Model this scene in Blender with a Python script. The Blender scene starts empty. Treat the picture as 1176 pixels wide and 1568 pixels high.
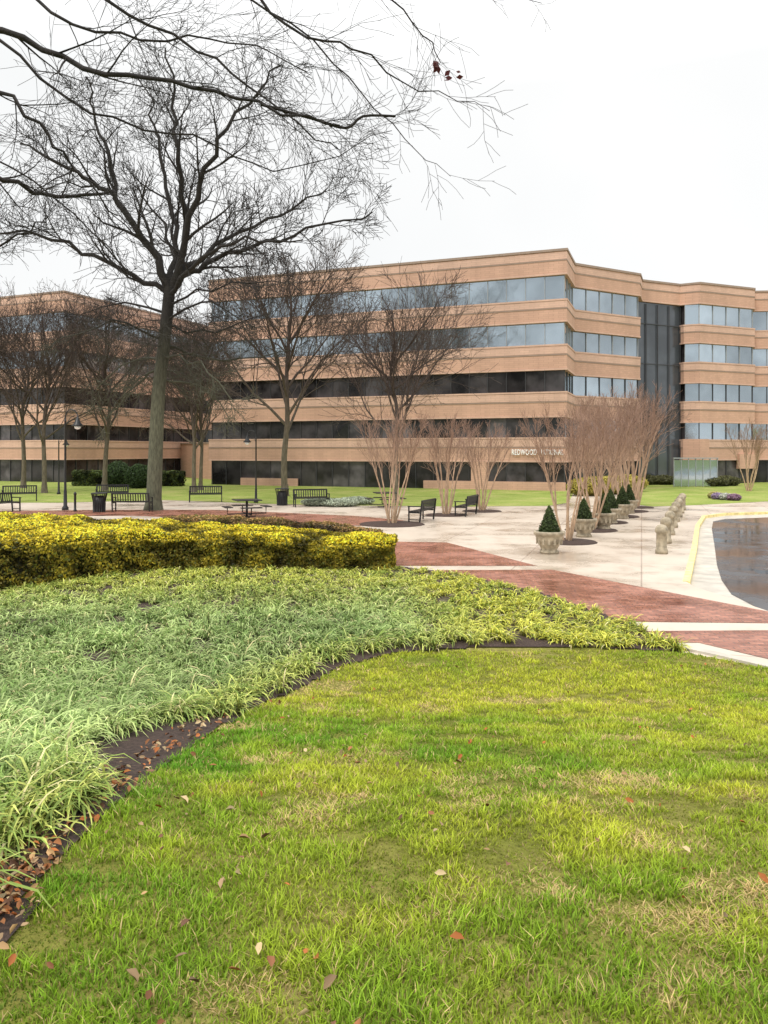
import bpy, math, random
import numpy as np
from mathutils import Vector, Matrix
F=1190.0; CX=588.0; HY=690.0; CZ=2.9
rng=random.Random(7); nr=np.random.default_rng(11)
scene=bpy.context.scene
# ------------------------------------------------ helpers
def sstep(t):
    t=np.clip(t,0,1); return t*t*(3-2*t)
def gh(x,y):
    return 1.1*sstep((10.4-np.asarray(y,float))/8.4)*sstep((13-np.asarray(x,float))/5)
def G(px,py):
    lo,hi=0.5,200.0
    for _ in range(50):
        m=(lo+hi)/2
        z=CZ-(py-HY)/F*m; x=(px-CX)/F*m
        if z>float(gh(x,m)): lo=m
        else: hi=m
    return ((px-CX)/F*lo, lo)
def at(px,py,D): return Vector(((px-CX)/F*D, D, CZ-(py-HY)/F*D))
def vnoise(x,y,s=0):
    xi=np.floor(x).astype(np.int64); yi=np.floor(y).astype(np.int64)
    fx=x-xi; fy=y-yi; fx=fx*fx*(3-2*fx); fy=fy*fy*(3-2*fy)
    def h(a,b):
        n=(a*374761393+b*668265263+s*1442695)&0x7fffffff
        n=((n^(n>>13))*1274126177)&0x7fffffff
        return ((n^(n>>16))&0xffff)/65535.0
    return (h(xi,yi)*(1-fx)+h(xi+1,yi)*fx)*(1-fy)+(h(xi,yi+1)*(1-fx)+h(xi+1,yi+1)*fx)*fy
def fbm(x,y,s=0):
    return .55*vnoise(x,y,s)+.3*vnoise(x*2.1,y*2.1,s+1)+.15*vnoise(x*4.3,y*4.3,s+2)
def inpoly(x,y,poly):
    c=np.zeros(len(x),bool); n=len(poly)
    for i in range(n):
        x0,y0=poly[i]; x1,y1=poly[(i+1)%n]
        if y0==y1: continue
        m=((y0>y)!=(y1>y))&(x<(x1-x0)*(y-y0)/(y1-y0)+x0)
        c^=m
    return c
def link(o):
    scene.collection.objects.link(o); return o
def npmesh(name,verts,faces,mat=None,cols=None,smooth=False):
    me=bpy.data.meshes.new(name)
    verts=np.ascontiguousarray(verts,np.float32).reshape(-1,3)
    if not isinstance(faces,list): faces=[faces]
    faces=[f for f in faces if len(f)]
    me.vertices.add(len(verts)); me.vertices.foreach_set('co',verts.ravel())
    idx=np.concatenate([f.ravel() for f in faces]).astype(np.int32)
    tot=np.concatenate([np.full(len(f),f.shape[1]) for f in faces])
    st=np.concatenate([[0],np.cumsum(tot)[:-1]]).astype(np.int32)
    me.loops.add(len(idx)); me.loops.foreach_set('vertex_index',idx)
    me.polygons.add(len(tot)); me.polygons.foreach_set('loop_start',st)
    me.update(calc_edges=True)
    if smooth: me.polygons.foreach_set('use_smooth',np.ones(len(tot),bool))
    if cols is not None:
        a=me.color_attributes.new('Col','FLOAT_COLOR','POINT')
        c=np.ones((len(verts),4),np.float32); c[:,:3]=cols; a.data.foreach_set('color',c.ravel())
    if mat: me.materials.append(mat)
    return me
def obj(name,me,loc=(0,0,0),rz=0,sc=1,parent=None):
    o=bpy.data.objects.new(name,me); o.location=loc; o.rotation_euler=(0,0,rz)
    o.scale=(sc,sc,sc) if not isinstance(sc,tuple) else sc
    if parent: o.parent=parent
    return link(o)
class MB:
    def __init__(s): s.v=[]; s.f=[]; s.m=[]; s.sm=[]
    def add(s,vs,fs,m=0,sm=False):
        b=len(s.v); s.v+= [tuple(v) for v in vs]
        for i,f in enumerate(fs): s.f.append([b+i_ for i_ in f]); s.m.append(m[i] if isinstance(m,list) else m); s.sm.append(sm)
    def box(s,c,sz,m=0,rz=0,rx=0):
        R=Matrix.Rotation(rz,3,'Z')@Matrix.Rotation(rx,3,'X'); c=Vector(c)
        vs=[c+R@Vector((sx*sz[0]/2,sy*sz[1]/2,sz_*sz[2]/2)) for sx in(-1,1) for sy in(-1,1) for sz_ in(-1,1)]
        s.add(vs,[(0,1,3,2),(4,6,7,5),(0,4,5,1),(2,3,7,6),(0,2,6,4),(1,5,7,3)],m)
    def prism(s,poly,z0,z1,m=0,sides=None):
        n=len(poly)
        a=sum(poly[i][0]*poly[(i+1)%n][1]-poly[(i+1)%n][0]*poly[i][1] for i in range(n))
        if a<0 and sides is None: poly=poly[::-1]
        vs=[(p[0],p[1],z0) for p in poly]+[(p[0],p[1],z1) for p in poly]
        mm=m if sides is None else [m,m]+[sides.get(i,m) for i in range(n)]
        s.add(vs,[tuple(range(n-1,-1,-1)),tuple(range(n,2*n))]+[(i,(i+1)%n,n+(i+1)%n,n+i) for i in range(n)],mm)
    def sheet(s,poly,z,m=0):
        n=len(poly)
        a=sum(poly[i][0]*poly[(i+1)%n][1]-poly[(i+1)%n][0]*poly[i][1] for i in range(n))
        if a<0: poly=poly[::-1]
        s.add([(p[0],p[1],z) for p in poly],[tuple(range(n))],m)
    def lathe(s,prof,m=0,n=20,c=(0,0,0),sm=True):
        vs=[];fs=[]
        for r,z in prof:
            for k in range(n):
                a=2*math.pi*k/n; vs.append((c[0]+r*math.cos(a),c[1]+r*math.sin(a),c[2]+z))
        for i in range(len(prof)-1):
            for k in range(n):
                fs.append((i*n+k,i*n+(k+1)%n,(i+1)*n+(k+1)%n,(i+1)*n+k))
        fs.append(tuple(range(n-1,-1,-1))); fs.append(tuple((len(prof)-1)*n+k for k in range(n)))
        s.add(vs,fs,m,sm)
    def tube(s,pts,r,m=0,n=8):
        pts=[Vector(p) for p in pts]; vs=[];fs=[]
        for i,p in enumerate(pts):
            t=(pts[min(i+1,len(pts)-1)]-pts[max(i-1,0)]).normalized()
            u=t.cross(Vector((0,1,0)) if abs(t.y)<.9 else Vector((1,0,0))).normalized(); w=t.cross(u)
            rr=r[i] if isinstance(r,(list,tuple)) else r
            for k in range(n):
                a=2*math.pi*k/n; vs.append(p+u*rr*math.cos(a)+w*rr*math.sin(a))
        for i in range(len(pts)-1):
            for k in range(n): fs.append((i*n+k,i*n+(k+1)%n,(i+1)*n+(k+1)%n,(i+1)*n+k))
        fs.append(tuple(range(n))); fs.append(tuple((len(pts)-1)*n+k for k in range(n-1,-1,-1)))
        s.add(vs,fs,m,True)
    def mesh(s,name,mats):
        me=bpy.data.meshes.new(name); me.from_pydata(s.v,[],s.f)
        for m in mats: me.materials.append(m)
        me.polygons.foreach_set('material_index',s.m); me.polygons.foreach_set('use_smooth',s.sm)
        me.update(); return me
# ------------------------------------------------ materials
def newmat(name):
    m=bpy.data.materials.new(name); m.use_nodes=True
    nt=m.node_tree; b=nt.nodes['Principled BSDF']; return m,nt,b
def N(nt,t,**k):
    n=nt.nodes.new(t)
    for a,v in k.items(): setattr(n,a,v)
    return n
def ramp(nt,fac,stops):
    r=N(nt,'ShaderNodeValToRGB'); e=r.color_ramp.elements
    while len(e)<len(stops): e.new(0.5)
    for i,(p,c) in enumerate(stops): e[i].position=p; e[i].color=(*c,1) if len(c)==3 else c
    nt.links.new(fac,r.inputs[0]); return r.outputs[0]
def noise(nt,scale,detail=4,vec=None,rough=.55):
    n=N(nt,'ShaderNodeTexNoise'); n.inputs['Scale'].default_value=scale; n.inputs['Detail'].default_value=detail; n.inputs['Roughness'].default_value=rough
    if vec is None:
        g=N(nt,'ShaderNodeNewGeometry'); vec=g.outputs['Position']
    nt.links.new(vec,n.inputs['Vector']); return n.outputs['Fac']
def mulc(nt,a,b,mode='MULTIPLY',f=1.0):
    x=N(nt,'ShaderNodeMix',data_type='RGBA',blend_type=mode); x.inputs[0].default_value=f
    nt.links.new(a,x.inputs[6]); 
    if isinstance(b,tuple): x.inputs[7].default_value=(*b,1)
    else: nt.links.new(b,x.inputs[7])
    return x.outputs[2]
def bump(nt,b,h,strength=.3,dist=.02):
    n=N(nt,'ShaderNodeBump'); n.inputs['Strength'].default_value=strength; n.inputs['Distance'].default_value=dist
    nt.links.new(h,n.inputs['Height']); nt.links.new(n.outputs[0],b.inputs['Normal'])
def simple(name,c,rough=.7,var=.25,scale=3,metal=0,spec=.5,bmp=0):
    m,nt,b=newmat(name)
    f=noise(nt,scale)
    lo=tuple(x*(1-var) for x in c); hi=tuple(min(1,x*(1+var)) for x in c)
    nt.links.new(ramp(nt,f,[(.3,lo),(.7,hi)]),b.inputs['Base Color'])
    b.inputs['Roughness'].default_value=rough; b.inputs['Metallic'].default_value=metal
    b.inputs['Specular IOR Level'].default_value=spec
    if bmp: bump(nt,b,noise(nt,scale*6),bmp)
    return m
def colmat(name,rough=.6,spec=.3,trans=0.0):
    m,nt,b=newmat(name)
    a=N(nt,'ShaderNodeVertexColor',layer_name='Col')
    nt.links.new(a.outputs[0],b.inputs['Base Color'])
    b.inputs['Roughness'].default_value=rough; b.inputs['Specular IOR Level'].default_value=spec
    if trans>0:
        t=N(nt,'ShaderNodeBsdfTranslucent'); nt.links.new(a.outputs[0],t.inputs[0])
        mx=N(nt,'ShaderNodeMixShader'); mx.inputs[0].default_value=trans
        nt.links.new(b.outputs[0],mx.inputs[1]); nt.links.new(t.outputs[0],mx.inputs[2])
        nt.links.new(mx.outputs[0],nt.nodes['Material Output'].inputs[0])
    return m
M_leaf=colmat('leaf_surface',.5,.25,.3)
M_dead=colmat('dead_leaf',.7,.2,.0)
M_grassbl=colmat('grass_blade',.5,.22,.42)
M_black=simple('black_metal',(.015,.015,.016),.4,.2,5)
M_stone=simple('cast_stone',(.37,.31,.22),.85,.4,7,bmp=.6)
M_conc2=simple('kerb_concrete',(.52,.47,.40),.5,.25,2,bmp=.2)
M_white=simple('white_paint',(.95,.95,.95),.5,.04)
M_yellow=simple('yellow_paint',(.78,.64,.28),.55,.3,5)
M_mulch=simple('mulch',(.07,.042,.032),.95,.6,30,bmp=1)
M_barkdark=simple('bark_dark',(.022,.017,.016),.9,.5,6,bmp=.6)
def bark_mix(name,low,high,z0,z1):
    m,nt,b=newmat(name)
    g=N(nt,'ShaderNodeTexCoord'); s=N(nt,'ShaderNodeSeparateXYZ'); nt.links.new(g.outputs['Object'],s.inputs[0])
    mr=N(nt,'ShaderNodeMapRange'); mr.inputs[1].default_value=z0; mr.inputs[2].default_value=z1
    nt.links.new(s.outputs[2],mr.inputs[0])
    c=ramp(nt,mr.outputs[0],[(0,low),(1,high)])
    mp=N(nt,'ShaderNodeMapping'); mp.inputs['Scale'].default_value=(1,1,.25); nt.links.new(g.outputs['Object'],mp.inputs[0])
    f=noise(nt,14,5,mp.outputs[0])
    c=mulc(nt,c,ramp(nt,f,[(.3,(.55,.55,.55)),(.7,(1.3,1.3,1.3))]))
    nt.links.new(c,b.inputs['Base Color']); b.inputs['Roughness'].default_value=.9; bump(nt,b,f,.6,.03); return m
M_oak=bark_mix('oak_bark',(.11,.11,.07),(.022,.018,.016),4.5,9.5)
M_midtree=bark_mix('tree_bark',(.17,.14,.10),(.085,.06,.05),2,6)
M_crape=bark_mix('crape_bark',(.54,.38,.25),(.34,.21,.15),.3,3.6)
def wallmat(name,base):
    m,nt,b=newmat(name)
    g=N(nt,'ShaderNodeNewGeometry'); s=N(nt,'ShaderNodeSeparateXYZ'); nt.links.new(g.outputs['Position'],s.inputs[0])
    ad=N(nt,'ShaderNodeMath',operation='ADD'); nt.links.new(s.outputs[0],ad.inputs[0]); nt.links.new(s.outputs[1],ad.inputs[1])
    cb=N(nt,'ShaderNodeCombineXYZ'); nt.links.new(ad.outputs[0],cb.inputs[0]); nt.links.new(s.outputs[2],cb.inputs[1])
    br=N(nt,'ShaderNodeTexBrick'); nt.links.new(cb.outputs[0],br.inputs[0])
    br.inputs['Scale'].default_value=1; br.inputs['Brick Width'].default_value=.42; br.inputs['Row Height'].default_value=.15; br.inputs['Mortar Size'].default_value=.010
    br.inputs['Color1'].default_value=(*[x*.95 for x in base],1); br.inputs['Color2'].default_value=(*[min(1,x*1.05) for x in base],1)
    br.inputs['Mortar'].default_value=(*[x*.82 for x in base],1)
    mp=N(nt,'ShaderNodeMapping'); mp.inputs['Scale'].default_value=(.5,.5,.1); nt.links.new(g.outputs['Position'],mp.inputs[0])
    f=noise(nt,1.2,5,mp.outputs[0])
    c=mulc(nt,br.outputs[0],ramp(nt,f,[(.3,(.83,.83,.83)),(.7,(1.08,1.08,1.08))]))
    nt.links.new(c,b.inputs['Base Color']); b.inputs['Roughness'].default_value=.85; return m
M_wall=wallmat('facade_brick',(.60,.365,.265))  # paler, less saturated brick colour stands in for distance haze
M_wall2=wallmat('facade_brick_light',(.66,.43,.33))
M_cop=simple('coping',(.32,.23,.18),.6,.1)
def glass(name,c,rough,spec,metal,var=.2,sc=.35,bm=0):
    m,nt,b=newmat(name)
    f=noise(nt,sc,3)
    lo=tuple(x*(1-var) for x in c); hi=tuple(min(1,x*(1+var)) for x in c)
    nt.links.new(ramp(nt,f,[(.38,lo),(.62,hi)]),b.inputs['Base Color'])
    b.inputs['Roughness'].default_value=rough; b.inputs['Metallic'].default_value=metal; b.inputs['Specular IOR Level'].default_value=spec
    if bm: bump(nt,b,noise(nt,.8,2),bm,.05)
    return m
GU=[glass('window_glass_sky_tint_%d'%i,tuple(x*k for x in (.38,.445,.50)),.06,.5,.8,.18,.2,.12) for i,k in enumerate((.82,1.0,1.0,1.15))]  # pale tints paint the reflected sky into the glass colour
GL=[glass('window_glass_tree_tint_%d'%i,tuple(x*k for x in (.04,.036,.038)),.14,.4,0,.7,.6,.1) for i,k in enumerate((.5,1.0,1.0,2.0))]  # same glazing, dark tints paint in the reflected trees
M_glU=GU[1]; M_glL=GL[1]
M_glD=glass('curtain_glass',(.10,.11,.125),.1,.5,.4)
M_mul=simple('mullion',(.33,.35,.37),.4,.1)
M_muld=simple('mullion_dark',(.05,.05,.055),.4,.1)
def grassground(name,c1,c2,c3):
    m,nt,b=newmat(name)
    f=noise(nt,.5,6); f2=noise(nt,14,6,rough=.7)
    c=ramp(nt,f,[(.3,c1),(.5,c2),(.7,c3)])
    c=mulc(nt,c,ramp(nt,f2,[(.3,(.55,.55,.5)),(.7,(1.3,1.3,1.3))]))
    nt.links.new(c,b.inputs['Base Color']); b.inputs['Roughness'].default_value=.9; b.inputs['Specular IOR Level'].default_value=.1
    bump(nt,b,f2,.8,.05); return m
M_ground=grassground('far_grass',(.16,.22,.05),(.2,.25,.05),(.26,.26,.07))
M_backlawn=grassground('back_lawn',(.22,.29,.06),(.30,.36,.09),(.42,.41,.15))
M_lawn=grassground('lawn_soil',(.14,.16,.03),(.20,.20,.04),(.28,.24,.08))
m,nt,b=newmat('plaza_concrete'); M_conc=m
g=N(nt,'ShaderNodeNewGeometry')
mp=N(nt,'ShaderNodeMapping'); mp.inputs['Rotation'].default_value=(0,0,.32); nt.links.new(g.outputs['Position'],mp.inputs[0])
br=N(nt,'ShaderNodeTexBrick'); nt.links.new(mp.outputs[0],br.inputs[0]); br.offset=0
br.inputs['Scale'].default_value=1; br.inputs['Brick Width'].default_value=3.0; br.inputs['Row Height'].default_value=3.0; br.inputs['Mortar Size'].default_value=.018
br.inputs['Color1'].default_value=(.58,.49,.40,1); br.inputs['Color2'].default_value=(.63,.54,.445,1); br.inputs['Mortar'].default_value=(.40,.32,.26,1)
f=noise(nt,.35,8,rough=.65)
c=mulc(nt,br.outputs[0],ramp(nt,f,[(.32,(.72,.69,.65)),(.5,(.97,.96,.95)),(.7,(1.05,1.05,1.05))]))
nt.links.new(c,b.inputs['Base Color'])
nt.links.new(ramp(nt,f,[(.36,(.12,)*3),(.55,(.45,)*3)]),b.inputs['Roughness'])
m,nt,b=newmat('wet_brick_paving'); M_brick=m
g=N(nt,'ShaderNodeNewGeometry')
mp=N(nt,'ShaderNodeMapping'); mp.inputs['Rotation'].default_value=(0,0,.1); nt.links.new(g.outputs['Position'],mp.inputs[0])
br=N(nt,'ShaderNodeTexBrick'); nt.links.new(mp.outputs[0],br.inputs[0])
br.inputs['Scale'].default_value=1; br.inputs['Brick Width'].default_value=.22; br.inputs['Row Height'].default_value=.11; br.inputs['Mortar Size'].default_value=.009
br.inputs['Color1'].default_value=(.27,.10,.065,1); br.inputs['Color2'].default_value=(.47,.20,.13,1); br.inputs['Mortar'].default_value=(.17,.09,.07,1)
f=noise(nt,.9,6); f3=noise(nt,7,4)
c=mulc(nt,br.outputs[0],ramp(nt,f,[(.3,(.65,.6,.6)),(.6,(1.1,1.1,1.1))]))
c=mulc(nt,c,ramp(nt,f3,[(.3,(.75,.75,.75)),(.7,(1.2,1.2,1.2))]))
nt.links.new(c,b.inputs['Base Color']); nt.links.new(ramp(nt,f,[(.38,(.12,)*3),(.6,(.38,)*3)]),b.inputs['Roughness'])
bump(nt,b,br.outputs['Fac'],-.5,.006)
m,nt,b=newmat('wet_asphalt'); M_asph=m
f=noise(nt,.5,6)
nt.links.new(ramp(nt,f,[(.3,(.03,.034,.04)),(.7,(.085,.09,.10))]),b.inputs['Base Color'])
nt.links.new(ramp(nt,f,[(.47,(.03,)*3),(.60,(.34,)*3)]),b.inputs['Roughness']); bump(nt,b,noise(nt,60),.08,.003)
# ------------------------------------------------ world, sun, camera
w=bpy.data.worlds.new('World'); scene.world=w; w.use_nodes=True; nt=w.node_tree
bg=nt.nodes['Background']
sky=N(nt,'ShaderNodeTexSky',sky_type='NISHITA'); sky.sun_disc=False
EL=math.radians(52); AZ=math.radians(215)
sky.sun_elevation=EL; sky.sun_rotation=AZ
hs=N(nt,'ShaderNodeHueSaturation'); hs.inputs['Saturation'].default_value=.35; nt.links.new(sky.outputs[0],hs.inputs['Color'])
tc=N(nt,'ShaderNodeTexCoord')
nf=noise(nt,1.3,4,tc.outputs['Generated'])
cl=ramp(nt,nf,[(.3,(8.5,8.75,8.8)),(.7,(10.0,10.0,9.95))])
sp=N(nt,'ShaderNodeSeparateXYZ'); nt.links.new(tc.outputs['Generated'],sp.inputs[0])
zr=N(nt,'ShaderNodeMapRange'); zr.inputs[1].default_value=.42; zr.inputs[2].default_value=1.0; zr.inputs[3].default_value=1.0; zr.inputs[4].default_value=2.9; nt.links.new(sp.outputs[2],zr.inputs[0])
vm=N(nt,'ShaderNodeVectorMath',operation='SCALE'); nt.links.new(cl,vm.inputs[0]); nt.links.new(zr.outputs[0],vm.inputs['Scale'])
mx=N(nt,'ShaderNodeMix',data_type='RGBA'); mx.inputs[0].default_value=.92
nt.links.new(hs.outputs[0],mx.inputs[6]); nt.links.new(vm.outputs[0],mx.inputs[7])
nt.links.new(mx.outputs[2],bg.inputs[0]); bg.inputs[1].default_value=.107
sl=bpy.data.lights.new('sun','SUN'); sl.energy=1.5; sl.angle=math.radians(12); sl.color=(1,.95,.87)
so=obj('sun',sl); 
sd=Vector((math.sin(AZ)*math.cos(EL),math.cos(AZ)*math.cos(EL),math.sin(EL)))
so.rotation_euler=sd.to_track_quat('Z','Y').to_euler(); so.location=(0,-10,30)
cam=bpy.data.cameras.new('camera'); co=obj('camera',cam,(0,0,CZ)); co.rotation_euler=(math.radians(90),0,0)
cam.sensor_fit='VERTICAL'; cam.sensor_height=36; cam.lens=36*F/1568; cam.shift_y=-(784-HY)/1568; cam.clip_end=3000
scene.camera=co
scene.view_settings.view_transform='Standard'; scene.view_settings.look='None'; scene.view_settings.exposure=0
# ------------------------------------------------ ground & pavings
mb=MB(); mb.sheet([(-1500,-1500),(1500,-1500),(1500,1500),(-1500,1500)],-.16)
obj('ground',mb.mesh('ground',[M_ground]))
edge=[G(1176,936),G(1110,914),G(1064,899),G(1051,891),G(1056,870),G(1063,840),G(1068,805),G(1078,790),G(1110,786),G(1176,784)]
farL=[(22,37.2),(60,39.0),(60,150),(-90,150),(-90,19.3)]
plaza=edge+farL+[(-14,19.3),(0,19.3),G(607,871),G(695,885),G(820,915),G(950,961),G(1030,997),G(1100,1012),G(1176,1028),(7.5,9.7),(14,9.0),(60,7),(60,11.5),(14,12.9)]
mb=MB(); mb.prism(plaza,-.155,.006); obj('plaza_pavement',mb.mesh('plaza',[M_conc]))
mb=MB(); mb.sheet([(5,12),(90,9),(90,45),(5,45)],-.10,0); obj('gutter',mb.mesh('gutter',[M_conc2]))
rd=[G(1176,930),G(1150,918),G(1120,903),G(1105,882),G(1098,860),G(1094,830),G(1090,805),G(1092,795),G(1110,791.5),G(1176,789)]
mb=MB(); mb.sheet(rd+[(22,34.6),(90,36.5),(90,10),(14,12.6)],-.092,0); obj('road',mb.mesh('road',[M_asph]))
def ribbon(mb,pts,w,z0,z1,m=0):
    n=len(pts); L=[];R=[]
    for i in range(n):
        a=Vector(pts[max(i-1,0)]); b_=Vector(pts[min(i+1,n-1)]); t=(b_-a).normalized(); nn=Vector((-t.y,t.x))*w/2
        L.append(Vector(pts[i])+nn); R.append(Vector(pts[i])-nn)
    mb.prism([tuple(p) for p in L]+[tuple(p) for p in reversed(R)],z0,z1,m)
def smooth_path(pts,k=6):
    out=[]; n=len(pts)
    for i in range(n-1):
        p0=Vector(pts[max(i-1,0)]);p1=Vector(pts[i]);p2=Vector(pts[i+1]);p3=Vector(pts[min(i+2,n-1)])
        for j in range(k):
            t=j/k
            out.append(tuple(.5*((2*p1)+(p2-p0)*t+(2*p0-5*p1+4*p2-p3)*t*t+(3*p1-p0-3*p2+p3)*t**3)))
    out.append(tuple(pts[-1])); return out
mb=MB(); ribbon(mb,edge[3:]+[(22,37.2),(60,39)],.15,-.12,.016); obj('yellow_kerb',mb.mesh('yk',[M_yellow]))
mb=MB()
mb.sheet([G(560,829),G(684,831),G(822,867),G(560,867)],.012)
mb.sheet([G(560,874),G(845,873),G(1176,937),(14,12.9),(14,12.2),G(1176,955),G(985,953),G(700,953)],.012)
mb.sheet([G(900,968),G(1176,966),(14,11.0),(14,9.8),(7.5,10.35),G(1176,1010),G(1070,985),G(980,985)],.012)
mb.sheet([G(-100,783),G(200,781),G(330,781),G(540,790),G(620,797),G(560,806),G(380,797),G(200,790),G(-100,792)],.012)
obj('brick_path',mb.mesh('brick_path',[M_brick]))
mb=MB(); ribbon(mb,[G(1040,992),G(1100,1005),G(1176,1023),(7.5,9.95),(14,9.2)],.16,-.1,.04); obj('path_edging_kerb',mb.mesh('pk',[M_conc2]))
mb=MB()
mb.sheet([G(-200,770),G(90,770),G(250,766),G(420,772),G(520,774),G(700,776),G(840,775),G(870,770),G(880,752),(15,70),(-20,100),(-60,100)],.014)
mb.sheet([G(965,772),G(1000,776),G(1060,774),G(1176,768),G(1400,764),(60,90),(16,90),G(960,757)],.014)
obj('back_lawn',mb.mesh('back_lawn',[M_backlawn]))
# foreground terrain
def terrain(name,x0,x1,y0,y1,st,mat,cond,dz=0.0):
    xs=np.arange(x0,x1+1e-6,st); ys=np.arange(y0,y1+1e-6,st)
    X,Y=np.meshgrid(xs,ys); Z=gh(X,Y)+dz+ (fbm(X*1.2,Y*1.2,3)-.5)*.05*np.clip((10.4-Y)/3,0,1)
    V=np.stack([X,Y,Z],-1).reshape(-1,3); nx=len(xs)
    I,J=np.meshgrid(np.arange(nx-1),np.arange(len(ys)-1)); a=(J*nx+I).ravel()
    q=np.stack([a,a+1,a+1+nx,a+nx],-1)
    cx=V[q].mean(1); q=q[cond(cx[:,0],cx[:,1])]
    return obj(name,npmesh(name,V,q,mat,smooth=True))
bedtop=[G(1050,996),G(960,955),G(830,910),G(700,880),G(607,868)]
lawn_edge_px=[(0,1455),(60,1365),(100,1312),(200,1212),(300,1135),(400,1080),(520,1022),(600,1002),(740,992),(900,993),(1050,1000)]
lawn_edge=[G(*p) for p in lawn_edge_px]
lawn_poly=[(-1.75,1.2),(-2.2,-4),(14,-4),(14,9.1),(7.5,9.8),G(1176,1025)]+lawn_edge[::-1]
bed_poly=lawn_edge+bedtop+[G(500,850),(-1,20.5),(-6,21),(-9,20.5),(-14,19.5),(-14,2),(-3,.5),(-1.75,1.2)]
terrain('lawn',-14,14,-6,12,.1,M_lawn,lambda x,y:(y<9.3)|inpoly(x,y,lawn_poly),dz=.008)
terrain('mulch_bed',-14,4.4,.5,21.2,.1,M_mulch,lambda x,y:inpoly(x,y,bed_poly),dz=.024)
def blades(n,poly,ymin,ymax,hgt,wid,pw=.7,mar=1.0):
    u=nr.random(n); y=(ymin**pw+u*(ymax**pw-ymin**pw))**(1/pw)
    x=(nr.random(n)*2-1)*(.53*y+mar)
    k=inpoly(x,y,poly); x=x[k];y=y[k]; n=len(x)
    z=gh(x,y)+ (fbm(x*1.2,y*1.2,3)-.5)*.05*np.clip((10.4-y)/3,0,1)
    clump=fbm(x*7,y*7,9); hole=np.clip((fbm(x*3.1,y*3.1,19)-.62)*9,0,1)
    big=fbm(x*.45+3,y*.45,21); sm=fbm(x*2.0,y*2.0,33); sm2=fbm(x*.9+5,y*.9,77)
    near=(np.clip((x-.1)/.6,0,1)*np.clip((4.6-y)/1.2,0,1))
    dry=np.clip((sm-.57+.07*near)*7,0,1)*np.clip((sm2-.42)*5+.6*near,0,1)
    h=hgt*(.5+.8*nr.random(n))*(.25+1.5*clump)*(1-.4*dry)*(1-.6*hole); wd=wid*(1+y*.17)*(.7+.6*nr.random(n))
    a=nr.random(n)*2*np.pi; l=a+np.pi/2+ (nr.random(n)-.5)
    lean=h*(.15+1.1*nr.random(n)+.6*dry)
    P=np.stack([x,y,z],-1)
    W=np.stack([np.cos(a),np.sin(a),0*a],-1)*wd[:,None]/2
    D=np.stack([np.cos(l),np.sin(l),0*a],-1)*lean[:,None]
    up=np.zeros((n,3)); up[:,2]=h
    m=P+up*.6+D*.35; t=P+up*.95+D
    V=np.stack([P-W,P+W,m-W*.8,m+W*.8,t],1)
    b0=np.arange(n)[:,None]*5
    T=np.concatenate([b0+[0,1,3],b0+[0,3,2],b0+[2,3,4]])
    green=np.array([.16,.37,.02]); yel=np.array([.60,.63,.06]); straw=np.array([.78,.58,.27])
    t1=np.clip((big-.38)*2.8,0,1)
    t1=t1*.6+.4*np.clip((vnoise(x*3,y*3,55)-.25)*1.6,0,1)
    t1=np.clip(t1+.30*np.clip((y-4.5)/4,0,1)+.15*(np.clip(x,-1,2)/2),0,1)[:,None]
    c=green*(1-t1)+yel*t1
    r=nr.random(n)
    isd=(r<(.07+.66*dry))[:,None]
    c=np.where(isd,straw*(.5+.6*nr.random((n,1))),c*(.45+.85*nr.random((n,1))))
    c=c*(1-.5*hole)[:,None]*(.72+.55*clump)[:,None]*(1-.10*np.clip((3.6-y)/1.5,0,1))[:,None]
    C=np.repeat(c[:,None,:],5,1); C[:,:2]*=.5; C[:,4]*=1.2  # shade between blades painted in as darker root colour
    return V.reshape(-1,3),T,np.clip(C,0,1).reshape(-1,3)
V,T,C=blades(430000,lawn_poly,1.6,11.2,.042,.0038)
obj('lawn_grass',npmesh('lawn_grass',V,T,M_grassbl,C))
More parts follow.
